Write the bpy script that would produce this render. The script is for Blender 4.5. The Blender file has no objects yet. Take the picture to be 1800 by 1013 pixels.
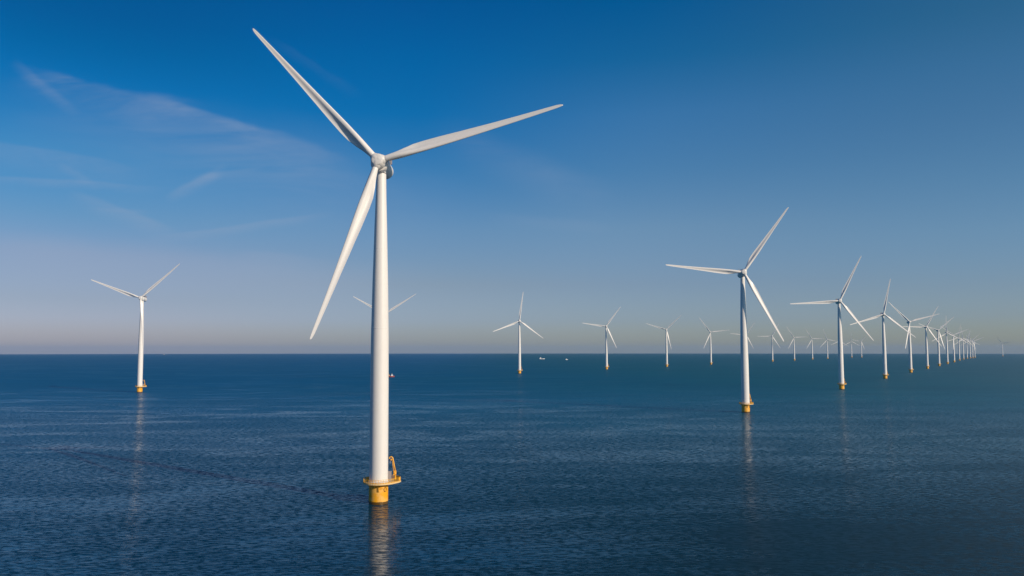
import bpy, bmesh, math, random
from mathutils import Vector, Matrix

R = math.radians
rnd = random.Random(11)
sc = bpy.context.scene
COL = sc.collection
EARTH = 6371000.0
SUN_AZ, SUN_EL = 130.0, 25.0          # degrees clockwise from +Y, above the horizon
HUB_Z = 113.7
OVERHANG = 4.9
TILT, CONE = R(5.9), R(3.4)


# ------------------------------------------------------------------ helpers
def link(o):
    COL.objects.link(o)
    return o


def tag(o, label=None, cat=None, group=None, kind=None):
    for k, v in (('label', label), ('category', cat), ('group', group), ('kind', kind)):
        if v:
            o[k] = v
    return o


def empty(name, loc):
    o = bpy.data.objects.new(name, None)
    o.empty_display_size = 3
    o.location = loc
    return link(o)


def sea_z(x, y):
    return -(x * x + y * y) / (2 * EARTH)


class MB:
    """collects shapes into ONE mesh"""
    def __init__(self):
        self.v, self.f, self.s = [], [], []

    def add(self, vs, fs, smooth=False, M=None):
        b = len(self.v)
        for p in vs:
            p = Vector(p)
            if M is not None:
                p = M @ p
            self.v.append(tuple(p))
        for f in fs:
            self.f.append(tuple(b + i for i in f))
            self.s.append(smooth)

    def box(self, cx, cy, cz, sx, sy, sz, rz=0.0, M=None):
        h = [(-1, -1, -1), (1, -1, -1), (1, 1, -1), (-1, 1, -1), (-1, -1, 1), (1, -1, 1), (1, 1, 1), (-1, 1, 1)]
        c, s = math.cos(rz), math.sin(rz)
        vs = []
        for a, b, d in h:
            x, y, z = a * sx / 2, b * sy / 2, d * sz / 2
            vs.append((cx + x * c - y * s, cy + x * s + y * c, cz + z))
        self.add(vs, [(0, 3, 2, 1), (4, 5, 6, 7), (0, 1, 5, 4), (1, 2, 6, 5), (2, 3, 7, 6), (3, 0, 4, 7)], False, M)

    def lathe(self, prof, n=48, cx=0.0, cy=0.0, cap=True, M=None, smooth=True):
        """prof: (radius, z) from bottom to top, round z; a repeated point makes a crisp edge"""
        vs, fs = [], []
        for r, z in prof:
            for i in range(n):
                a = 2 * math.pi * i / n
                vs.append((cx + r * math.cos(a), cy + r * math.sin(a), z))
        for k in range(len(prof) - 1):
            if prof[k] == prof[k + 1]:
                continue
            for i in range(n):
                j = (i + 1) % n
                fs.append((k * n + i, k * n + j, (k + 1) * n + j, (k + 1) * n + i))
        self.add(vs, fs, smooth, M)
        if cap:
            self.add(vs[:n], [tuple(reversed(range(n)))], False, M)
            self.add(vs[-n:], [tuple(range(n))], False, M)

    def tube(self, pts, r, n=8, closed=False):
        pts = [Vector(p) for p in pts]
        m = len(pts)
        vs, fs = [], []
        for k, p in enumerate(pts):
            a = pts[k - 1] if (k > 0 or closed) else p
            b = pts[(k + 1) % m] if (k < m - 1 or closed) else p
            d = (b - a).normalized()
            up = Vector((0, 0, 1)) if abs(d.z) < 0.9 else Vector((1, 0, 0))
            s = d.cross(up).normalized()
            t = s.cross(d).normalized()
            for i in range(n):
                an = 2 * math.pi * i / n
                vs.append(tuple(p + s * (r * math.cos(an)) + t * (r * math.sin(an))))
        for k in range(m if closed else m - 1):
            k2 = (k + 1) % m
            for i in range(n):
                j = (i + 1) % n
                fs.append((k * n + i, k * n + j, k2 * n + j, k2 * n + i))
        if not closed:
            fs.append(tuple(reversed(range(n))))
            fs.append(tuple(range((m - 1) * n, m * n)))
        self.add(vs, fs, True)

    def prism(self, outline, z0, z1, hole=None):
        """vertical-sided slab of a polygon (counter-clockwise); hole = same number of points"""
        n = len(outline)
        vs = [(x, y, z0) for x, y in outline] + [(x, y, z1) for x, y in outline]
        fs = [(i, (i + 1) % n, n + (i + 1) % n, n + i) for i in range(n)]
        if hole is None:
            fs += [tuple(reversed(range(n))), tuple(range(n, 2 * n))]
        else:
            vs += [(x, y, z0) for x, y in hole] + [(x, y, z1) for x, y in hole]
            for i in range(n):
                j = (i + 1) % n
                fs.append((n + i, n + j, 3 * n + j, 3 * n + i))
                fs.append((i, 2 * n + i, 2 * n + j, j))
                fs.append((2 * n + i, 3 * n + i, 3 * n + j, 2 * n + j))
        self.add(vs, fs)

    def mesh(self, name, mat):
        me = bpy.data.meshes.new(name)
        me.from_pydata(self.v, [], self.f)
        me.polygons.foreach_set('use_smooth', self.s)
        me.materials.append(mat)
        me.update()
        return me


def obj(name, me, parent=None, M=None):
    o = bpy.data.objects.new(name, me)
    if parent is not None:
        o.parent = parent
    if M is not None:
        o.matrix_local = M
    return link(o)


# ------------------------------------------------------------------ materials
class NT:
    def __init__(self, tree):
        self.t = tree

    def n(self, kind, **kw):
        nd = self.t.nodes.new(kind)
        for k, v in kw.items():
            setattr(nd, k, v)
        return nd

    def l(self, a, b):
        self.t.links.new(a, b)

    def m(self, op, a, b=None, c=None, clamp=False):
        nd = self.t.nodes.new('ShaderNodeMath')
        nd.operation = op
        nd.use_clamp = clamp
        for i, x in enumerate((a, b, c)):
            if x is None:
                continue
            if isinstance(x, (int, float)):
                nd.inputs[i].default_value = x
            else:
                self.l(x, nd.inputs[i])
        return nd.outputs[0]

    def mix(self, f, a, b, mode='MIX'):
        nd = self.t.nodes.new('ShaderNodeMix')
        nd.data_type = 'RGBA'
        nd.blend_type = mode
        for s, x in ((nd.inputs[0], f), (nd.inputs[6], a), (nd.inputs[7], b)):
            if isinstance(x, (int, float)):
                s.default_value = x
            elif isinstance(x, (tuple, list)):
                s.default_value = (*x, 1) if len(x) == 3 else x
            else:
                self.l(x, s)
        return nd.outputs[2]

    def noise(self, vec, scale, detail=3.0, rough=0.5, dist=0.0, sx=1.0, sy=1.0, sz=1.0, rz=0.0, off=(0, 0, 0)):
        mp = self.n('ShaderNodeMapping')
        mp.inputs['Scale'].default_value = (sx, sy, sz)
        mp.inputs['Rotation'].default_value = (0, 0, rz)
        mp.inputs['Location'].default_value = off
        self.l(vec, mp.inputs[0])
        nd = self.n('ShaderNodeTexNoise')
        nd.inputs['Scale'].default_value = scale
        nd.inputs['Detail'].default_value = detail
        nd.inputs['Roughness'].default_value = rough
        nd.inputs['Distortion'].default_value = dist
        self.l(mp.outputs[0], nd.inputs['Vector'])
        return nd.outputs['Fac']

    def ss(self, x, a, b):
        nd = self.n('ShaderNodeMapRange')
        nd.interpolation_type = 'SMOOTHSTEP'
        self.l(x, nd.inputs[0])
        nd.inputs[1].default_value = a
        nd.inputs[2].default_value = b
        return nd.outputs[0]


def new_mat(name):
    m = bpy.data.materials.new(name)
    m.use_nodes = True
    nt = NT(m.node_tree)
    return m, nt, m.node_tree.nodes['Principled BSDF']


def paint(name, col, rough=0.42, dirt=None, dirt_amt=0.25, var=0.05):
    m, nt, b = new_mat(name)
    tc = nt.n('ShaderNodeTexCoord').outputs['Object']
    n1 = nt.noise(tc, 0.35, 4, 0.6, sz=0.25)
    n2 = nt.noise(tc, 2.2, 4, 0.65, sz=0.12)            # vertical streaks
    f = nt.m('MULTIPLY', nt.ss(n2, 0.48, 0.75), dirt_amt)
    c = nt.mix(f, col, dirt or tuple(x * 0.7 for x in col))
    c = nt.mix(nt.m('MULTIPLY', n1, var * 2), c, tuple(x * 0.8 for x in col))
    nt.l(c, b.inputs['Base Color'])
    nt.l(nt.m('MULTIPLY_ADD', n1, 0.2, rough - 0.1), b.inputs['Roughness'])
    return m


M_WHITE = paint('white tower paint', (0.78, 0.765, 0.74), 0.40, (0.60, 0.56, 0.50), 0.20)
M_BLADE = paint('white blade gelcoat', (0.80, 0.785, 0.76), 0.36, (0.66, 0.63, 0.58), 0.12)
M_NAC = paint('white nacelle shell', (0.72, 0.71, 0.69), 0.42, (0.55, 0.52, 0.48), 0.15)
M_RAIL = paint('yellow railing paint', (0.86, 0.46, 0.035), 0.45)
M_CRANE = paint('orange yellow crane paint', (0.85, 0.42, 0.04), 0.45)
M_DECK = paint('deck edge paint', (0.74, 0.54, 0.27), 0.6)
M_GREY = paint('grey steel', (0.30, 0.30, 0.31), 0.5)
M_CAB = paint('pale grey cabinet', (0.33, 0.30, 0.30), 0.5)
M_DARKY = paint('dark ochre steel', (0.42, 0.22, 0.02), 0.55)  # dark yellow of the fittings fixed to the pile
M_HULLR = paint('red hull paint', (0.30, 0.05, 0.04), 0.4)
M_HULLW = paint('white hull paint', (0.78, 0.78, 0.78), 0.4)
M_HULLB = paint('dark blue hull paint', (0.05, 0.08, 0.14), 0.4)
M_GLASS = paint('dark window glass', (0.02, 0.03, 0.04), 0.08)


def pile_mat():
    m, nt, b = new_mat('yellow transition piece paint')
    tc = nt.n('ShaderNodeTexCoord').outputs['Object']
    z = nt.n('ShaderNodeSeparateXYZ')
    nt.l(tc, z.inputs[0])
    n1 = nt.noise(tc, 0.45, 3, 0.55)
    n2 = nt.noise(tc, 1.6, 5, 0.7, sz=0.22)
    n3 = nt.noise(tc, 2.5, 3, 0.6)
    c = nt.mix(nt.ss(n1, 0.42, 0.62), (0.86, 0.39, 0.006), (0.83, 0.45, 0.09))      # faded, salt-bleached patches
    c = nt.mix(nt.m('MULTIPLY', nt.ss(n2, 0.54, 0.72), 0.45), c, (0.45, 0.21, 0.03))   # rust runs
    edge = nt.m('MULTIPLY_ADD', n3, 0.5, 0.45)
    wet = nt.m('SUBTRACT', 1.0, nt.ss(nt.m('SUBTRACT', z.outputs[2], edge), 0.0, 0.30))  # weed and wet band at the waterline
    c = nt.mix(nt.m('MULTIPLY', wet, 0.9), c, (0.035, 0.022, 0.008))
    nt.l(c, b.inputs['Base Color'])
    nt.l(nt.m('MULTIPLY_ADD', wet, -0.25, 0.5), b.inputs['Roughness'])
    return m


M_PILE = pile_mat()


def sea_mat():
    m, nt, b = new_mat('sea water')
    geo = nt.n('ShaderNodeNewGeometry').outputs['Position']
    # wind slicks: broad calm streaks
    s1 = nt.noise(geo, 0.0040, 5, 0.62, 1.2, sx=0.55, sy=1.0, rz=R(12))
    s2 = nt.noise(geo, 0.020, 5, 0.65, 0.9, sx=0.5, sy=1.2, rz=R(12), off=(7, 3, 0))
    s3 = nt.noise(geo, 0.0011, 2, 0.5, 0.4, off=(3.1, 1.7, 0))
    slick = nt.ss(nt.m('ADD', nt.m('MULTIPLY', s1, 0.62), nt.m('MULTIPLY', s2, 0.38)), 0.50, 0.62)
    slick = nt.m('MULTIPLY', slick, nt.ss(s3, 0.38, 0.58))
    # thin curling streaks of smooth water on the western side
    sp = nt.n('ShaderNodeSeparateXYZ')
    nt.l(geo, sp.inputs[0])
    r1 = nt.noise(geo, 0.0040, 4, 0.6, 1.5, sx=0.6, sy=1.0, rz=R(-18), off=(1.3, 4.4, 0))
    ridge = nt.m('SUBTRACT', 1.0, nt.ss(nt.m('ABSOLUTE', nt.m('SUBTRACT', r1, 0.5)), 0.0, 0.06))
    ridge = nt.m('MULTIPLY', ridge, nt.ss(s2, 0.40, 0.60))
    west = nt.m('SUBTRACT', 1.0, nt.ss(sp.outputs[0], -150.0, 350.0))
    slick = nt.m('MAXIMUM', nt.m('MULTIPLY', slick, nt.m('MULTIPLY_ADD', west, 0.6, 0.4)), nt.m('MULTIPLY', ridge, nt.m('MULTIPLY_ADD', west, 0.85, 0.1)))
    calm = nt.m('MULTIPLY_ADD', slick, -0.45, 1.0)
    gust = nt.m('MULTIPLY_ADD', nt.noise(geo, 0.012, 4, 0.6, 0.5, sx=0.6), 0.8, 0.6)
    # waves (heights in metres), long-crested across the wind
    w1 = nt.noise(geo, 0.13, 2, 0.5, 0.3, sx=0.35, sy=1.0, rz=R(-8))
    w2 = nt.noise(geo, 0.62, 3, 0.55, 0.4, sx=0.36, sy=1.0, rz=R(-5))
    w3 = nt.noise(geo, 1.9, 3, 0.6, 0.3, sx=0.42, sy=1.0, rz=R(4))
    h = nt.m('MULTIPLY', w1, WAVE[0])
    h = nt.m('MULTIPLY_ADD', w2, WAVE[1], h)
    h = nt.m('MULTIPLY_ADD', w3, WAVE[2], h)
    h = nt.m('MULTIPLY', h, nt.m('MULTIPLY', calm, gust))
    bp = nt.n('ShaderNodeBump')
    bp.inputs['Strength'].default_value = 1.0
    bp.inputs['Distance'].default_value = 1.0
    nt.l(h, bp.inputs['Height'])
    nt.l(bp.outputs[0], b.inputs['Normal'])
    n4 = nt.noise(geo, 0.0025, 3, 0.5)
    # foreground shading painted into the water colour: dark nearby, paler further out, greener east
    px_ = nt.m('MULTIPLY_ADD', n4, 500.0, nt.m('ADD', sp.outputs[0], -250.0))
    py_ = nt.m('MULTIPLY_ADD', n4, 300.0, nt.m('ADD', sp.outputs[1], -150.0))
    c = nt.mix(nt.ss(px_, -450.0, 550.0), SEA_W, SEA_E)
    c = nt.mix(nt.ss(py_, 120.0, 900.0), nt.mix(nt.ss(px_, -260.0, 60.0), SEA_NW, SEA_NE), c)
    m1 = nt.noise(geo, 0.010, 6, 0.72, 0.6, sx=0.35, sy=1.0, rz=R(6), off=(2, 9, 0))     # cloudy, mottled water
    c = nt.mix(nt.m('MULTIPLY', nt.ss(m1, 0.35, 0.65), 0.22), c, (0.0, 0.040, 0.075))
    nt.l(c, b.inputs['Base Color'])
    # glassy wavelets between ruffled ones, a metre or so across
    g1 = nt.noise(geo, 1.0, 4, 0.65, 0.5, sx=0.38, sy=1.0, rz=R(-3), off=(11, 5, 0))
    # less glassy further out, set so the far water mirrors less pale sky
    share = nt.m('MULTIPLY_ADD', nt.ss(sp.outputs[1], 330.0, 1500.0), GLASS[2] - GLASS[0], GLASS[0])
    # made-up shade mask: roughens the near eastern water to darken its reflections
    dim_mask = nt.m('MULTIPLY', nt.ss(nt.m('MULTIPLY_ADD', s1, 80.0, sp.outputs[0]), 35.0, 110.0), nt.m('SUBTRACT', 1.0, nt.ss(nt.m('MULTIPLY_ADD', s1, 120.0, sp.outputs[1]), 280.0, 480.0)))
    share = nt.m('MULTIPLY', share, nt.m('MULTIPLY_ADD', dim_mask, -0.38, 1.0))
    share = nt.m('MULTIPLY', share, nt.m('MULTIPLY_ADD', nt.ss(s2, 0.36, 0.62), 0.22, 0.88))
    glass = nt.m('MULTIPLY_ADD', nt.ss(g1, 0.40, 0.56), share, nt.m('MULTIPLY', slick, GLASS[1]), clamp=True)
    nt.l(nt.m('MULTIPLY_ADD', glass, SEA_ROUGH[1] - SEA_ROUGH[0], SEA_ROUGH[0]), b.inputs['Roughness'])
    b.inputs['IOR'].default_value = 1.333
    # unresolved ripples: crests run across the wind, so slopes are steeper along it
    tg = nt.n('ShaderNodeCombineXYZ')
    tg.inputs[0].default_value, tg.inputs[1].default_value = WIND
    nt.l(tg.outputs[0], b.inputs['Tangent'])
    b.inputs['Anisotropic'].default_value = SEA_ANISO
    return m


WIND, SEA_ANISO = (0.0, 1.0), 0.90
WAVE = (0.12, 0.085, 0.032)
SEA_ROUGH = (0.46, 0.11)
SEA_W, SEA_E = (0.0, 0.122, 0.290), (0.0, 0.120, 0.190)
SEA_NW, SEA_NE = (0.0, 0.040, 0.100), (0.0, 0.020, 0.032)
GLASS = (0.88, 0.28, 0.12)


# ------------------------------------------------------------------ world: sky with thin cirrus
def build_world():
    w = bpy.data.worlds.new('World')
    sc.world = w
    w.use_nodes = True
    nt = NT(w.node_tree)
    bg = w.node_tree.nodes['Background']
    sky = nt.n('ShaderNodeTexSky')
    sky.sky_type = 'NISHITA'
    sky.sun_disc = False
    sky.sun_elevation = R(SUN_EL)
    sky.sun_rotation = R(SUN_AZ)
    sky.altitude = 50
    sky.air_density, sky.dust_density, sky.ozone_density = 1.0, 0.6, 2.5
    d = nt.n('ShaderNodeTexCoord').outputs['Generated']
    sp = nt.n('ShaderNodeSeparateXYZ')
    nt.l(d, sp.inputs[0])
    dx, dy, dz = sp.outputs
    ysafe = nt.m('MAXIMUM', dy, 0.05)
    u = nt.m('DIVIDE', dx, ysafe)
    v = nt.m('DIVIDE', dz, ysafe)
    front = nt.ss(dy, 0.1, 0.4)
    uv = nt.n('ShaderNodeCombineXYZ')
    nt.l(u, uv.inputs[0]); nt.l(v, uv.inputs[1])
    uv = uv.outputs[0]
    wob = nt.m('SUBTRACT', nt.noise(uv, 5.0, 4, 0.55), 0.5)
    fib = nt.noise(uv, 9.0, 6, 0.65, 0.8, sx=0.35, sy=1.6, rz=R(18))
    fib2 = nt.noise(uv, 22.0, 5, 0.6, 0.6, sx=0.3, sy=1.3, rz=R(14), off=(4, 2, 0))
    fibre = nt.m('ADD', nt.m('MULTIPLY', nt.ss(fib, 0.32, 0.70), 0.7), nt.m('MULTIPLY', nt.ss(fib2, 0.3, 0.7), 0.3))

    def streak(p, q, up, dn, amp, warp=0.05, fb=0.65, ends=0.25):
        """a wisp from p to q, `up` and `dn` its soft widths above and below"""
        ax, ay = q[0] - p[0], q[1] - p[1]
        L2 = ax * ax + ay * ay
        L = math.sqrt(L2)
        du = nt.m('SUBTRACT', u, p[0])
        dv = nt.m('SUBTRACT', v, p[1])
        s = nt.m('MULTIPLY_ADD', du, ax / L2, nt.m('MULTIPLY', dv, ay / L2))
        t = nt.m('MULTIPLY_ADD', dv, ax / L, nt.m('MULTIPLY', du, -ay / L))
        t = nt.m('MULTIPLY_ADD', wob, warp, t)
        ms = nt.m('MULTIPLY', nt.ss(s, -ends * 0.4, ends), nt.m('SUBTRACT', 1.0, nt.ss(s, 1 - ends, 1 + ends * 0.6)))
        mt = nt.m('MULTIPLY', nt.ss(t, -dn, 0.0), nt.m('SUBTRACT', 1.0, nt.ss(t, 0.0, up)))
        k = nt.m('MULTIPLY_ADD', fibre, fb, 1 - fb)
        return nt.m('MULTIPLY', nt.m('MULTIPLY', ms, mt), nt.m('MULTIPLY', k, amp))

    parts = [
        streak((-0.57, 0.352), (-0.36, 0.307), 0.008, 0.060, 0.23, 0.05, 0.95),
        streak((-0.46, 0.328), (-0.17, 0.228), 0.010, 0.085, 0.22, 0.05, 0.95),
        streak((-0.575, 0.356), (-0.50, 0.296), 0.008, 0.014, 0.22, 0.03, 0.7),
        streak((-0.40, 0.312), (-0.26, 0.262), 0.006, 0.022, 0.26, 0.025, 0.9),
        streak((-0.64, 0.262), (-0.43, 0.222), 0.006, 0.040, 0.22, 0.02, 0.8),
        streak((-0.64, 0.213), (-0.40, 0.198), 0.004, 0.012, 0.22, 0.012, 0.8),
        streak((-0.52, 0.226), (-0.47, 0.196), 0.006, 0.010, 0.12, 0.02, 0.8),
        streak((-0.385, 0.186), (-0.320, 0.222), 0.007, 0.014, 0.34, 0.02, 0.7),
        streak((-0.345, 0.214), (-0.27, 0.222), 0.004, 0.010, 0.16, 0.02, 0.7),
        streak((-0.50, 0.190), (-0.38, 0.146), 0.007, 0.022, 0.34, 0.02, 0.8),
        streak((-0.48, 0.172), (-0.41, 0.168), 0.004, 0.008, 0.18, 0.01, 0.7),
        streak((-0.40, 0.136), (-0.20, 0.166), 0.004, 0.012, 0.26, 0.015, 0.8),
        streak((-0.66, 0.125), (-0.10, 0.085), 0.030, 0.090, 0.32, 0.04, 0.35),
        streak((-0.30, 0.120), (-0.19, 0.110), 0.006, 0.012, 0.16, 0.02),
        streak((-0.26, 0.385), (-0.16, 0.315), 0.006, 0.014, 0.05, 0.06, 0.9),
        streak((-0.05, 0.270), (0.16, 0.185), 0.030, 0.050, 0.13, 0.05, 0.8),
        streak((-0.60, 0.300), (-0.05, 0.170), 0.080, 0.110, 0.16, 0.06, 0.6),
        streak((0.00, 0.165), (0.15, 0.150), 0.008, 0.016, 0.09, 0.03),
    ]
    tot = parts[0]
    for p in parts[1:]:
        tot = nt.m('ADD', tot, p)
    tot = nt.m('MULTIPLY', nt.m('MINIMUM', tot, 0.8), front)

    col = sky.outputs[0]
    # filtered, deep-blue sky: one grade for the view ahead, a paler one towards the right
    grade = []
    for table in (SKY_L, SKY_C, SKY_M, SKY_R):
        cr = nt.n('ShaderNodeValToRGB')
        el = cr.color_ramp.elements
        while len(el) > 1:
            el.remove(el[-1])
        for k, (p, c) in enumerate(table):
            e = el[0] if k == 0 else el.new(p)
            e.position = p
            e.color = (c[0] / 4, c[1] / 4, c[2] / 4, 1)
        nt.l(nt.m('MAXIMUM', dz, 0.0), cr.inputs[0])
        grade.append(cr.outputs[0])
    hx = nt.m('DIVIDE', dx, nt.m('SQRT', nt.m('MAXIMUM', nt.m('SUBTRACT', 1.0, nt.m('MULTIPLY', dz, dz)), 0.01)))
    g = nt.mix(nt.ss(hx, -0.45, -0.05), grade[0], grade[1])
    g = nt.mix(nt.ss(hx, -0.10, 0.24), g, grade[2])
    g = nt.mix(nt.ss(hx, 0.16, 0.60), g, grade[3])
    g = nt.mix(1.0, g, (4, 4, 4), 'MULTIPLY')
    col = nt.mix(1.0, col, g, 'MULTIPLY')
    col = nt.mix(tot, col, CLOUD_C)
    nt.l(col, bg.inputs['Color'])
    bg.inputs['Strength'].default_value = 0.10


CLOUD_C = (3.2, 3.9, 5.3)
SKY_L = [(0.009, (.60, .58, .84)), (0.034, (.57, .57, .85)), (0.057, (.52, .52, .72)), (0.105, (.52, .53, .69)), (0.146, (.37, .55, .72)), (0.181, (.26, .56, .77)),
         (0.216, (.17, .56, .80)), (0.255, (.06, .50, .80)), (0.288, (.015, .46, .79)), (0.321, (.006, .41, .72)), (0.352, (.006, .37, .68)), (0.5, (.006, .33, .64))]
SKY_C = [(0.011, (.57, .61, .81)), (0.035, (.54, .60, .88)), (0.079, (.53, .55, .70)), (0.147, (.42, .59, .77)), (0.214, (.18, .55, .82)), (0.278, (.02, .51, .87)),
         (0.340, (.006, .49, .88)), (0.398, (.006, .43, .83)), (0.55, (.006, .38, .78))]
SKY_M = [(0.011, (.62, .68, .84)), (0.035, (.56, .64, .90)), (0.078, (.54, .60, .80)), (0.144, (.54, .68, .83)), (0.210, (.35, .65, .86)), (0.273, (.25, .65, .92)),
         (0.333, (.06, .56, .86)), (0.390, (.01, .50, .86)), (0.55, (.006, .44, .80))]
SKY_R = [(0.009, (.69, .75, .84)), (0.035, (.60, .69, .94)), (0.067, (.57, .66, .88)), (0.125, (.54, .71, .89)), (0.181, (.45, .70, .87)), (0.237, (.37, .67, .85)),
         (0.291, (.29, .66, .84)), (0.342, (.20, .61, .77)), (0.5, (.10, .52, .74))]
build_world()

sun = bpy.data.lights.new('sun', 'SUN')
sun.energy = 4.2
sun.angle = R(0.5)
sun.color = (1.0, 0.82, 0.62)
so = link(bpy.data.objects.new('sun', sun))
sdir = Vector((math.sin(R(SUN_AZ)) * math.cos(R(SUN_EL)), math.cos(R(SUN_AZ)) * math.cos(R(SUN_EL)), math.sin(R(SUN_EL))))
so.rotation_euler = sdir.to_track_quat('Z', 'Y').to_euler()
so.location = sdir * 600

# ------------------------------------------------------------------ camera
cam = bpy.data.cameras.new('camera')
cam.sensor_width = 36.0
cam.lens = 29.113
cam.shift_x = 0.0288
cam.clip_start = 0.5
cam.clip_end = 120000
co = link(bpy.data.objects.new('camera', cam))
co.location = (0, 0, 50.612)
co.rotation_euler = (R(90 + 4.293), R(0.03), 0)
sc.camera = co


# ------------------------------------------------------------------ sea: one sheet that follows the curve of the earth
def build_sea():
    nseg = 384
    radii = [20.0]
    while radii[-1] < 34000:
        radii.append(radii[-1] * 1.06)
    vs = [(0, 0, 0)]
    for r in radii:
        for i in range(nseg):
            a = 2 * math.pi * i / nseg
            vs.append((r * math.cos(a), r * math.sin(a), -r * r / (2 * EARTH)))
    fs = [(0, 1 + i, 1 + (i + 1) % nseg) for i in range(nseg)]
    for k in range(len(radii) - 1):
        a0, b0 = 1 + k * nseg, 1 + (k + 1) * nseg
        for i in range(nseg):
            j = (i + 1) % nseg
            fs.append((a0 + i, b0 + i, b0 + j, a0 + j))
    mb = MB()
    mb.add(vs, fs, True)
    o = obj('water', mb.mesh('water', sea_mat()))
    tag(o, kind='structure')


build_sea()


# ------------------------------------------------------------------ haze
def build_haze():
    mb = MB()
    mb.box(0, 0, 45, 64000, 64000, 290)          # z -100 .. 190
    m = bpy.data.materials.new('haze')
    m.use_nodes = True
    t = m.node_tree
    for n in list(t.nodes):
        t.nodes.remove(n)
    out = t.nodes.new('ShaderNodeOutputMaterial')
    v = t.nodes.new('ShaderNodeVolumePrincipled')
    v.inputs['Color'].default_value = (0.42, 0.60, 0.86, 1)
    v.inputs['Density'].default_value = HAZE_D
    t.links.new(v.outputs[0], out.inputs['Volume'])
    o = obj('haze', mb.mesh('haze', m))
    tag(o, kind='stuff')


HAZE_D = 2.2e-5
build_haze()

# ------------------------------------------------------------------ turbine meshes (shared by all copies)
ROT_R = 64.2


def lerp_table(tab, x):
    for (a, va), (b, vb) in zip(tab, tab[1:]):
        if x <= b:
            k = (x - a) / (b - a)
            k = k * k * (3 - 2 * k) * 0.35 + k * 0.65
            return va + (vb - va) * k
    return tab[-1][1]


CHORD = [(0, 2.15), (.05, 2.15), (.09, 2.55), (.14, 3.35), (.20, 4.0), (.26, 4.05), (.34, 3.75), (.5, 2.95), (.65, 2.28),
         (.8, 1.72), (.92, 1.28), (.97, 1.05), (.99, 0.75), (1.0, 0.28)]
THICK = [(0, 1.0), (.05, 1.0), (.09, .82), (.14, .58), (.20, .42), (.3, .32), (.5, .25), (.8, .20), (1.0, .17)]
TWIST = [(0, 19), (.10, 17), (.20, 12.5), (.35, 7.5), (.5, 4.5), (.8, 1.2), (1.0, 0)]
PITCH = 3.0


def blade_mesh():
    """span along +Z, +X upwind (front), +Y the way the leading edge points"""
    N = 36
    stations = [0.028, 0.05, 0.07, 0.09, 0.115, 0.14, 0.17, 0.20, 0.23, 0.26, 0.30, 0.34, 0.4, 0.46, 0.52, 0.58, 0.64, 0.7,
                0.76, 0.82, 0.87, 0.92, 0.95, 0.97, 0.982, 0.99, 0.996, 1.0]
    vs, fs = [], []
    for s in stations:
        c, th = lerp_table(CHORD, s), lerp_table(THICK, s)
        tw = R(lerp_table(TWIST, s) + PITCH)
        circ = max(0.0, min(1.0, (th - 0.42) / 0.58))
        ax = 0.5 * circ + 0.32 * (1 - circ)                      # pitch axis position along the chord
        pre = 3.1 * s ** 2.2                                     # prebend upwind
        for i in range(N):
            a = 2 * math.pi * i / N
            xc = 0.5 * (1 - math.cos(a))                         # 0 leading edge .. 1 trailing edge
            sgn = 1 if math.sin(a) >= 0 else -1                  # +1 pressure (front) side
            half = 5 * th * (0.2969 * math.sqrt(max(xc, 0)) - 0.126 * xc - 0.3516 * xc ** 2 + 0.2843 * xc ** 3 - 0.1036 * xc ** 4)
            camber = 0.10 * (xc * (1 - xc)) * 2.0 * (1 - circ)
            press_cut = 0.0
            if sgn > 0:                                          # hollow towards the trailing edge
                press_cut = (1 - circ) * th * 0.55 * max(0.0, math.sin(math.pi * min(1, max(0, (xc - 0.35) / 0.65)))) * min(1, (1.05 - s) * 1.2)
                half = max(half - press_cut * 0.62, -camber * 0.6)
            ya = sgn * half - camber
            yc = 0.5 * math.sin(a)
            y_ = (ya * (1 - circ) + yc * circ) * c
            x_ = (ax - xc) * c                                    # + towards the leading edge
            # rotate section by twist: leading edge turns upwind
            px = y_ * math.cos(tw) + x_ * math.sin(tw)
            py = -y_ * math.sin(tw) + x_ * math.cos(tw)
            vs.append((px + pre, py, s * ROT_R))
    m = len(stations)
    for k in range(m - 1):
        for i in range(N):
            j = (i + 1) % N
            fs.append((k * N + i, (k + 1) * N + i, (k + 1) * N + j, k * N + j))
    fs.append(tuple(range((m - 1) * N, m * N)))
    fs.append(tuple(reversed(range(N))))
    mb = MB()
    mb.add(vs, fs, True)
    me = mb.mesh('blade', M_BLADE)
    bm = bmesh.new(); bm.from_mesh(me)
    bmesh.ops.recalc_face_normals(bm, faces=bm.faces)
    bm.to_mesh(me); bm.free()
    return me


TX = Matrix.Rotation(R(90), 4, 'Y')        # lathe axis z -> x


def hub_mesh():
    mb = MB()
    o = OVERHANG
    prof = [(2.15, o - 1.95), (2.45, o - 1.75), (2.55, o - 0.9), (2.50, o - 0.1), (2.30, o + 0.75), (2.02, o + 1.35), (1.88, o + 1.58),
            (1.80, o + 1.66), (1.80, o + 1.66), (1.55, o + 1.74), (1.0, o + 1.82), (0.4, o + 1.86), (0.02, o + 1.87)]
    mb.lathe([(r, z) for r, z in prof], 56, M=TX)
    for k in range(3):
        # collar of each blade root (rotor at azimuth 90 deg = +Z)
        M = Matrix.Translation((o, 0, 0)) @ Matrix.Rotation(R(120 * k), 4, 'X') @ Matrix.Rotation(CONE, 4, 'Y')
        mb.lathe([(1.9, 0.6), (1.75, 1.6), (1.45, 2.15), (1.25, 2.45), (1.25, 2.45), (1.16, 2.5), (1.16, 2.66), (1.16, 2.66), (1.0, 2.7)], 40, M=M)
    return mb.mesh('hub', M_NAC)


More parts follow.
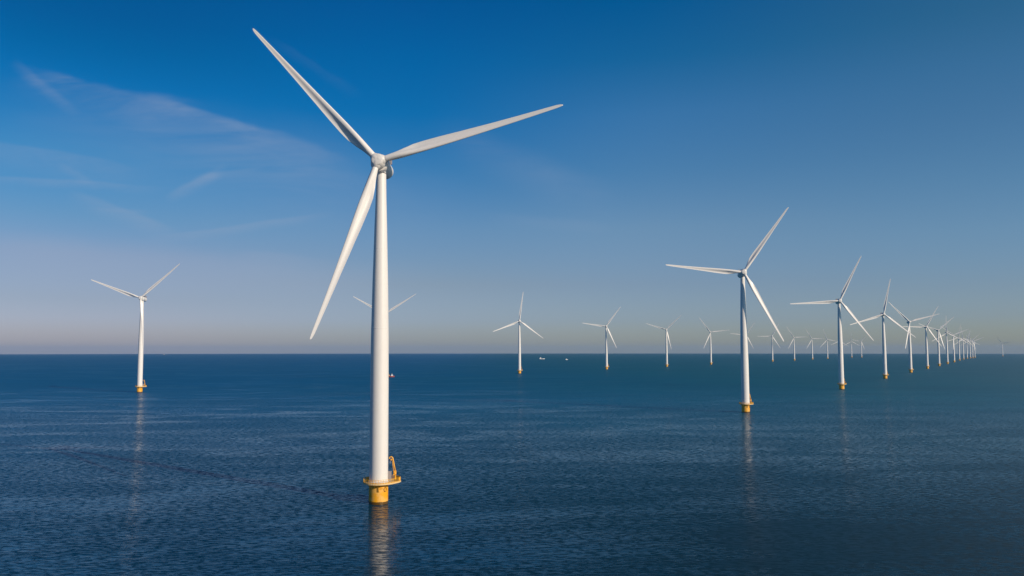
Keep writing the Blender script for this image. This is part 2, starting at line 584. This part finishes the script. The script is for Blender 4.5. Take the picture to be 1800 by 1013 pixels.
def nacelle_mesh():
    mb = MB()
    prof = [(1.9, -8.3), (2.35, -8.0), (2.65, -7.3), (2.72, -6.0), (2.72, -0.2), (2.72, -0.2), (3.0, -0.05), (3.1, 0.3), (3.12, 2.3),
            (3.05, 2.75), (2.85, 3.0), (2.85, 3.0), (2.4, 3.1), (2.3, 3.1), (2.3, 3.4)]
    mb.lathe(prof, 64, M=TX)
    # yaw collar under the machine
    mb.lathe([(1.80, -3.0), (1.80, -2.2)], 40, M=Matrix.Rotation(-TILT, 4, 'Y'))
    return mb.mesh('nacelle', M_NAC)


def cooler_mesh():
    mb = MB()
    mb.box(-6.6, 0, 3.3, 0.9, 4.2, 1.5)
    for k in range(7):
        mb.box(-6.12, -1.8 + k * 0.6, 3.3, 0.08, 0.12, 1.3)
    for y in (-1.5, 1.5):
        mb.tube([(-5.6, y, 2.2), (-5.6, y, 5.0)], 0.05)
        mb.tube([(-5.6, y - 0.45, 4.7), (-5.6, y + 0.45, 4.7)], 0.04)
        mb.box(-5.6, y - 0.45, 4.85, 0.2, 0.2, 0.3)
        mb.box(-5.6, y + 0.45, 4.85, 0.2, 0.2, 0.3)
    mb.tube([(-5.6, 0, 4.0), (-5.6, 0, 4.9)], 0.12)
    return mb.mesh('cooler', M_CAB)


DECK_Z = 6.9
TOWER_D = [(6.9, 6.25), (20, 6.22), (38, 6.15), (55, 5.95), (73, 5.3), (92, 4.3), (103, 3.65), (111.0, 3.35)]


def tower_mesh():
    mb = MB()
    prof = []
    zs = [6.9 + i * (111.0 - 6.9) / 52 for i in range(53)]
    for z in zs:
        for (a, va), (b, vb) in zip(TOWER_D, TOWER_D[1:]):
            if z <= b + 1e-6:
                prof.append(((va + (vb - va) * (z - a) / (b - a)) / 2, z))
                break
    # flange seams
    out = []
    for r, z in prof:
        out.append((r, z))
    mb.lathe(out, 72)
    for zf in (31.0, 58.0, 85.0):
        r = [q for q in prof if q[1] <= zf][-1][0]
        mb.lathe([(r - 0.01, zf - 0.10), (r + 0.025, zf - 0.07), (r + 0.025, zf + 0.07), (r - 0.01, zf + 0.10)], 72, cap=False)
    mb.lathe([(3.12, 6.9), (3.32, 6.92), (3.32, 7.12), (3.12, 7.14)], 72, cap=False)
    return mb.mesh('tower', M_WHITE)


def door_mesh():
    mb = MB()
    M = Matrix.Rotation(R(40), 4, 'Z')
    mb.box(3.10, 0, 8.4, 0.12, 1.1, 2.3, M=M)
    mb.box(3.18, 0, 8.4, 0.06, 0.85, 2.05, M=M)
    mb.box(3.23, 0.3, 8.35, 0.05, 0.08, 0.25, M=M)
    return mb.mesh('door', M_GREY)


def pile_mesh():
    mb = MB()
    mb.lathe([(3.2, -6.0), (3.2, 5.75), (3.2, 5.75), (3.42, 5.80), (3.42, 6.45), (3.42, 6.45), (3.3, 6.5)], 72)
    return mb.mesh('transition_piece', M_PILE)


def boat_landing_mesh():
    """fender tubes, ladder, J tube and cable loop fixed to the pile"""
    mb = MB()

    for a in (58, 76):
        mb.tube([pol(a, 3.2, 5.2), pol(a, 4.0, 4.8), pol(a, 4.1, -3.0)], 0.18)
    for k in range(16):
        mb.tube([pol(58, 3.95, -1 + 0.42 * k), pol(76, 3.95, -1 + 0.42 * k)], 0.04, 6)
    return mb.mesh('boat_landing', M_DARKY)


def pol(a, r, z):
    return (r * math.cos(R(a)), r * math.sin(R(a)), z)


def lug_mesh():
    mb = MB()
    mb.box(*pol(-84, 3.36, 4.95)[:3], 0.42, 0.34, 1.35, R(-84 + 90))
    mb.box(*pol(-84, 3.30, 4.2)[:3], 0.62, 0.2, 0.18, R(-84 + 90))
    return mb.mesh('mooring_bracket', M_DARKY)


def loop_mesh():
    """cable hanging in a loop under the deck"""
    mb = MB()
    mb.tube([pol(-41 + 8.5 * math.cos(t), 3.36, 4.85 + 0.72 * math.sin(t)) for t in [k * math.pi / 9 for k in range(18)]], 0.12, 8, closed=True)
    mb.tube([pol(-41, 3.36, 5.5), pol(-41, 3.36, 5.9)], 0.1)
    return mb.mesh('cable_loop', M_DARKY)


def lug1_mesh():
    mb = MB()
    mb.box(3.22, 0, 5.15, 0.14, 0.22, 0.28)
    return mb.mesh('lug', M_DARKY)


def deck_outline(grow=0.0):
    pts = []
    r = 5.05 + grow
    for k in range(21):
        a = R(100 + k * (196) / 20)                 # 100 .. 296 degrees: the round part
        pts.append((r * math.cos(a), r * math.sin(a)))
    for x, y in ((4.6, -2.75), (6.75, 0.9), (7.15, 2.6), (6.75, 4.4), (5.2, 6.0), (3.2, 6.5), (1.2, 6.0)):
        k = 1 + grow / math.hypot(x, y)
        pts.append((x * k, y * k))
    return pts


def resample(pts, step):
    out = []
    n = len(pts)
    for i in range(n):
        a, b = Vector(pts[i]), Vector(pts[(i + 1) % n])
        m = max(1, round((b - a).length / step))
        for k in range(m):
            out.append(tuple(a + (b - a) * (k / m)))
    return out


def deck_mesh():
    mb = MB()
    o = deck_outline()
    hole = []
    for x, y in o:
        h = math.hypot(x, y)
        hole.append((x / h * 3.14, y / h * 3.14))
    mb.prism(o, DECK_Z - 0.16, DECK_Z, hole)
    # fascia beam just outside the grating
    a, b = deck_outline(0.08), deck_outline(0.003)
    mb.prism(a, DECK_Z - 0.34, DECK_Z + 0.10, b)
    return mb.mesh('platform', M_DECK)


def bracket_mesh():
    mb = MB()
    if True:
        M, r2 = None, 4.8
        vs = [(3.2, -0.08, DECK_Z - 0.17), (r2, -0.08, DECK_Z - 0.17), (r2, -0.08, DECK_Z - 0.32), (3.2, -0.08, DECK_Z - 1.15),
              (3.2, 0.08, DECK_Z - 0.17), (r2, 0.08, DECK_Z - 0.17), (r2, 0.08, DECK_Z - 0.32), (3.2, 0.08, DECK_Z - 1.15)]
        mb.add(vs, [(0, 1, 2, 3), (7, 6, 5, 4), (0, 4, 5, 1), (1, 5, 6, 2), (2, 6, 7, 3), (3, 7, 4, 0)], False, M)
    return mb.mesh('bracket', M_RAIL)


def railing_mesh():
    mb = MB()
    o = resample(deck_outline(-0.12), 1.05)
    for x, y in o:
        mb.tube([(x, y, DECK_Z), (x, y, DECK_Z + 1.32)], 0.065, 6)
    for z, r in ((0.45, 0.032), (0.88, 0.032), (1.32, 0.05)):
        mb.tube([(x, y, DECK_Z + z) for x, y in o], r, 6, closed=True)
    # kick plate
    mb.prism(deck_outline(-0.09), DECK_Z + 0.02, DECK_Z + 0.24, deck_outline(-0.11))
    return mb.mesh('railing', M_RAIL)


PANELS = (3, 4, 5, 22, 23, 24)


def panel_mesh(k):
    """solid wind board on the rail: left-hand end and the crane end"""
    mb = MB()
    o = deck_outline(-0.20)
    if True:
        (x0, y0), (x1, y1) = o[k], o[k + 1]
        L = math.hypot(x1 - x0, y1 - y0)
        mb.box((x0 + x1) / 2, (y0 + y1) / 2, DECK_Z + 0.75, L * 0.88, 0.04, 1.0, math.atan2(y1 - y0, x1 - x0))
    return mb.mesh('rail_panel', M_RAIL)


def crane_mesh():
    mb = MB()
    bx, by = 5.25, 2.6
    mb.lathe([(0.42, DECK_Z), (0.36, DECK_Z + 0.3), (0.30, DECK_Z + 2.2), (0.42, DECK_Z + 2.25), (0.42, DECK_Z + 2.75), (0.2, DECK_Z + 2.85)], 16, bx, by)
    # slewing head and winch
    mb.box(bx - 0.05, by, DECK_Z + 3.0, 0.85, 0.7, 0.8)
    mb.lathe([(0.28, -0.45), (0.28, 0.45)], 14, M=Matrix.Translation((bx - 0.35, by - 0.1, DECK_Z + 2.2)) @ Matrix.Rotation(R(90), 4, 'X'))
    # folded jib: stands almost upright, its nose bent back to the tower
    p0 = Vector((bx + 0.05, by, DECK_Z + 3.1))
    p1 = Vector((bx - 0.85, by - 0.1, DECK_Z + 7.6))
    p2 = Vector((bx - 1.25, by - 0.15, DECK_Z + 8.0))
    p3 = Vector((bx - 1.95, by - 0.25, DECK_Z + 7.85))
    p4 = Vector((bx - 2.0, by - 0.25, DECK_Z + 7.3))
    mb.tube([p0, p0.lerp(p1, 0.5), p1, p2, p3], 0.21, 10)
    mb.tube([p3, p4], 0.2, 8)
    # luffing cylinder
    mb.tube([(bx - 0.5, by, DECK_Z + 2.5), p0.lerp(p1, 0.78) - Vector((0.28, 0, 0))], 0.11, 8)
    mb.box(p1.x - 0.4, p1.y, p1.z - 0.55, 0.55, 0.34, 0.5)
    return mb.mesh('davit_crane', M_CRANE)


def hook_mesh():
    mb = MB()
    x, y, z = 5.25 - 1.75, 2.4, DECK_Z + 7.1
    mb.tube([(x + 0.1, y, z + 0.6), (x + 0.1, y, z - 0.6)], 0.03, 6)
    mb.box(x + 0.1, y, z - 0.75, 0.22, 0.16, 0.4)
    pts = [(x + 0.1 + 0.16 * math.sin(t), y, z - 1.1 - 0.16 * (1 - math.cos(t)) + 0.16) for t in [k * math.pi * 1.5 / 8 for k in range(9)]]
    mb.tube(pts, 0.04, 6)
    return mb.mesh('hook', M_GREY)


def cabinet_mesh():
    mb = MB()
    cx, cy = 3.55, 1.75
    mb.box(cx, cy, DECK_Z + 1.6, 1.0, 1.2, 3.2)
    for k in range(8):
        mb.box(cx, cy - 0.63, DECK_Z + 0.35 + 0.36 * k, 0.86, 0.05, 0.20)
    mb.box(cx, cy, DECK_Z + 3.26, 1.14, 1.34, 0.12)
    return mb.mesh('cabinet', M_CAB)


ME = dict(blade=blade_mesh(), hub=hub_mesh(), nacelle=nacelle_mesh(), cooler=cooler_mesh(), tower=tower_mesh(), door=door_mesh(),
          transition_piece=pile_mesh(), boat_landing=boat_landing_mesh(), platform=deck_mesh(), bracket=bracket_mesh(), mooring_bracket=lug_mesh(), cable_loop=loop_mesh(), lug=lug1_mesh(),
          railing=railing_mesh(), rail_panel=[panel_mesh(k) for k in PANELS], davit_crane=crane_mesh(), hook=hook_mesh(), cabinet=cabinet_mesh())

# x, y, yaw of the rotor to the left of the line to the viewer (deg), rotor angle (deg), label
FARM = [
    (-34.6, 279.5, 13.5, 13.33, 'nearest and by far the largest white turbine, yellow base and crane platform in the foreground'),
    (-415.6, 1009.9, 25, 40, 'lone white turbine standing far left, one blade hanging down in front of its tower'),
    (-169.2, 1449.7, 10, 32, 'distant turbine hidden behind the largest tower, only two blade tips showing either side of it'),
    (80.4, 1807.2, -5, 82.3, 'first turbine of the back row right of the largest one, one blade pointing straight up'),
    (328.2, 2199.7, -5, 53, 'back-row turbine just right of the two small far boats, left blade level'),
    (564.5, 2546.9, 0, 43, 'back-row turbine with raised V of blades, third right of the largest turbine'),
    (808.1, 2940.6, -5, 6, 'back-row turbine with one level blade to the right, next left of the big right-hand tower'),
    (1089.5, 3429.0, -5, 55, 'small distant turbine whose tower is hidden behind the big right-hand tower, blades peeping out'),
    (1302.6, 3732.8, -5, 61, 'small distant turbine under the lowest blade tip of the big right-hand turbine'),
    (1550.0, 4130.1, -8, 2, 'left of three small distant turbines between first and second towers of the right-hand row'),
    (1820.1, 4583.9, -8, 0, 'middle of three small distant turbines between first and second towers of the right-hand row'),
    (2041.6, 4915.7, -8, 108, 'right of three small distant turbines, just left of second tower of the right-hand row'),
    (2416.0, 5615.8, -8, 85, 'tiny distant turbine directly behind the second tower of the right-hand row'),
    (2621.2, 5898.6, -8, 90, 'tiny distant turbine just right of the second row tower, one blade straight up'),
    (2682.4, 5878.6, -8, 48, 'tiny distant turbine under the lowest blade tip of the second turbine in the right-hand row'),
    (214.3, 679.8, -12, 55, 'nearest and biggest turbine of the right-hand row, its left blade level'),
    (463.0, 1074.1, -15, 64, 'second turbine of the right-hand row, counting from the nearest'),
    (711.9, 1471.4, -18, 78, 'third turbine of the right-hand row, its top blade nearly upright'),
    (962.7, 1869.7, -20, 15, 'fourth turbine of the right-hand row, one blade hanging down beside its tower'),
    (1205.5, 2253.4, -20, 60, 'fifth turbine of the right-hand row, its left blade level'),
    (1457.1, 2652.9, -20, 41, 'sixth turbine of the right-hand row, two blades raised in a V'),
    (1708.6, 3054.4, -18, 90, 'seventh turbine of the right-hand row, one blade straight up'),
    (1980.9, 3490.4, -18, 23, 'eighth turbine of the right-hand row, one blade hanging in front of its tower'),
    (2342.5, 4081.6, -18, 80, 'ninth turbine of the right-hand row, sixth from its far end'),
    (2640.0, 4560.8, -18, 95, 'tenth turbine of the right-hand row, fifth from its far end'),
    (2889.3, 4953.5, -18, 68, 'eleventh turbine of the right-hand row, fourth from its far end'),
    (3085.0, 5255.0, -18, 90, 'twelfth turbine of the right-hand row, third from its far end'),
    (3173.8, 5379.9, -18, 44, 'next-to-last turbine at the far end of the right-hand row'),
    (3341.0, 5638.3, -18, 24, 'last and smallest turbine at the far end of the right-hand row'),
    (4509.3, 7201.9, 10, 5, 'faint hazy turbine standing alone at the far right, beyond the end of the row'),
]


def rotor_matrix(yaw_z):
    return (Matrix.Translation((0, 0, HUB_Z)) @ Matrix.Rotation(yaw_z, 4, 'Z') @ Matrix.Rotation(-TILT, 4, 'Y'))


def build_turbine(x, y, yaw, az, label):
    root = empty('wind_turbine', (x, y, sea_z(x, y)))
    tag(root, label, 'wind turbine', 'offshore wind turbines')
    far = math.hypot(x, y) > 2600
    d = math.hypot(x, y)
    f = Vector((x / d, y / d)); l = Vector((-f.y, f.x))
    n2 = -f * math.cos(R(yaw)) + l * math.sin(R(yaw))
    MR = rotor_matrix(math.atan2(n2.y, n2.x))
    tp = obj('transition_piece', ME['transition_piece'], root)
    if not far:
        obj('boat_landing', ME['boat_landing'], tp)
    if d < 1200:
        obj('mooring_bracket', ME['mooring_bracket'], tp)
        obj('cable_loop', ME['cable_loop'], tp)
        for a in (-73, -66, -59):
            obj('lug', ME['lug'], tp, Matrix.Rotation(R(a), 4, 'Z'))
    pf = obj('platform', ME['platform'], root)
    obj('railing', ME['railing'], pf)
    if not far:
        for k in range(12):
            obj('bracket', ME['bracket'], pf, Matrix.Rotation(R(15 + 30 * k), 4, 'Z'))
        for me in ME['rail_panel']:
            obj('rail_panel', me, pf)
        cr = obj('davit_crane', ME['davit_crane'], root)
        obj('hook', ME['hook'], cr)
        obj('cabinet', ME['cabinet'], root)
    tw = obj('tower', ME['tower'], root)
    if not far:
        obj('door', ME['door'], tw)
    nc = obj('nacelle', ME['nacelle'], root, MR)
    obj('cooler', ME['cooler'], nc)
    phi = R(az - 90)
    spin = Matrix.Translation((OVERHANG, 0, 0)) @ Matrix.Rotation(phi, 4, 'X')
    obj('hub', ME['hub'], root, MR @ Matrix.Rotation(phi, 4, 'X'))
    for k in range(3):
        obj('blade', ME['blade'], root, MR @ spin @ Matrix.Rotation(R(120 * k), 4, 'X') @ Matrix.Rotation(CONE, 4, 'Y'))


for t in FARM:
    build_turbine(*t)


# ------------------------------------------------------------------ boats
def hull(mb, L, W, D, F):
    """hull along +X (bow), keel at -D, deck at F"""
    secs = []
    for k in range(13):
        t = k / 12
        x = -L / 2 + L * t
        w = W / 2 * (1 - max(0, (t - 0.55) / 0.45) ** 2.2) * (0.9 + 0.1 * min(1, t * 6))
        w = max(w, 0.03)
        sh = F + 0.35 * F * max(0, (t - 0.4) / 0.6) ** 2
        rake = L * 0.06 * max(0, (t - 0.7) / 0.3)
        secs.append([(x + rake, -w, sh), (x + rake * 0.4, -w * 0.85, 0.1), (x, -w * 0.3, -D), (x, w * 0.3, -D), (x + rake * 0.4, w * 0.85, 0.1), (x + rake, w, sh)])
    vs = [p for s in secs for p in s]
    fs = []
    for k in range(12):
        for i in range(6):
            j = (i + 1) % 6
            fs.append((k * 6 + i, (k + 1) * 6 + i, (k + 1) * 6 + j, k * 6 + j))
    fs.append(tuple(range(6)))
    fs.append(tuple(reversed(range(72, 78))))
    mb.add(vs, fs)


def build_boat(name, label, cat, x, y, rz, L, W, F, hull_mat, cab_at, cab_l, cab_h, mast, stripe=None):
    root = empty(name, (x, y, sea_z(x, y)))
    root.rotation_euler = (0, 0, rz)
    tag(root, label, cat)
    mb = MB(); hull(mb, L, W, 0.9, F)
    h = obj('hull', mb.mesh('hull', hull_mat), root)
    mb = MB()
    for s in (-1, 1):
        mb.tube([(-L * 0.46, s * W * 0.42, F + 0.9), (L * 0.2, s * W * 0.42, F + 0.9), (L * 0.40, s * W * 0.20, F * 1.25 + 0.9)], 0.06, 6)
        for k in range(7):
            px = -L * 0.46 + L * 0.66 * k / 6
            mb.tube([(px, s * W * 0.42, F), (px, s * W * 0.42, F + 0.9)], 0.04, 6)
    obj('railing', mb.mesh('railing', M_GREY), h)
    mb = MB()
    cw = W * 0.66
    z0 = F + 0.02
    # stepped wheelhouse with a raked front
    for (l, hgt, w, zz) in ((cab_l, cab_h * 0.55, cw, z0), (cab_l * 0.66, cab_h * 0.45, cw * 0.84, z0 + cab_h * 0.55)):
        x0, x1 = cab_at - l / 2, cab_at + l / 2
        vs = [(x0, -w / 2, zz), (x1, -w / 2, zz), (x1, w / 2, zz), (x0, w / 2, zz),
              (x0 + 0.05 * l, -w / 2 * .94, zz + hgt), (x1 - 0.14 * l, -w / 2 * .94, zz + hgt), (x1 - 0.14 * l, w / 2 * .94, zz + hgt), (x0 + 0.05 * l, w / 2 * .94, zz + hgt)]
        mb.add(vs, [(0, 3, 2, 1), (4, 5, 6, 7), (0, 1, 5, 4), (1, 2, 6, 5), (2, 3, 7, 6), (3, 0, 4, 7)])
    wh = obj('wheelhouse', mb.mesh('wheelhouse', M_HULLW), root)
    mb = MB()
    zz = z0 + cab_h * 0.80
    l2 = cab_l * 0.66
    for s in (-1, 1):
        for k in range(3):
            mb.box(cab_at - l2 * 0.28 + k * l2 * 0.26, s * cw * 0.415, zz, l2 * 0.18, 0.10, cab_h * 0.18)
    mb.box(cab_at + l2 * 0.455, 0, zz, 0.1, cw * 0.66, cab_h * 0.18)
    obj('window', mb.mesh('window', M_GLASS), wh)
    mb = MB()
    mz = z0 + cab_h
    mb.tube([(cab_at - l2 * 0.2, 0, mz), (cab_at - l2 * 0.25, 0, mz + mast)], 0.10, 6)
    mb.tube([(cab_at - l2 * 0.23, -1.0, mz + mast * 0.6), (cab_at - l2 * 0.23, 1.0, mz + mast * 0.6)], 0.07, 6)
    mb.box(cab_at - l2 * 0.1, 0, mz + mast * 0.35, 0.5, 1.6, 0.2)
    obj('mast', mb.mesh('mast', M_GREY), root)


build_boat('service_boat', 'small red-hulled boat with white wheelhouse peeping out right of the largest tower', 'boat',
           -176.5, 1578.7, R(8), 18, 5.5, 1.9, M_HULLR, 4.8, 4.2, 3.8, 2.2)
build_boat('motor_ship', 'larger white far boat with tall superstructure, left of the other near the horizon', 'boat',
           349.5, 4890.6, R(4), 30, 7.5, 3.0, M_HULLW, -8.0, 8.5, 8.0, 5.0)
build_boat('motor_boat', 'smaller white far boat, just left of the second back-row turbine near the horizon', 'boat',
           454.6, 4492.9, R(10), 13, 4.5, 2.2, M_HULLW, -1.0, 6.0, 3.6, 2.5)
build_boat('cargo_ship', 'barely visible ship on the horizon, right of the far left turbine', 'ship',
           -4016.6, 10527.8, R(-6), 60, 12.0, 4.0, M_HULLB, -20.0, 9.0, 9.0, 6.0)

# ------------------------------------------------------------------ render settings
sc.render.engine = 'CYCLES'
sc.cycles.use_denoising = True
sc.cycles.max_bounces = 6
sc.cycles.volume_bounces = 1
sc.cycles.sample_clamp_indirect = 4.0
sc.view_settings.view_transform = 'Standard'
sc.view_settings.look = 'None'
sc.view_settings.exposure = 0.0
sc.view_settings.gamma = 1.0
sc.view_settings.use_curve_mapping = False
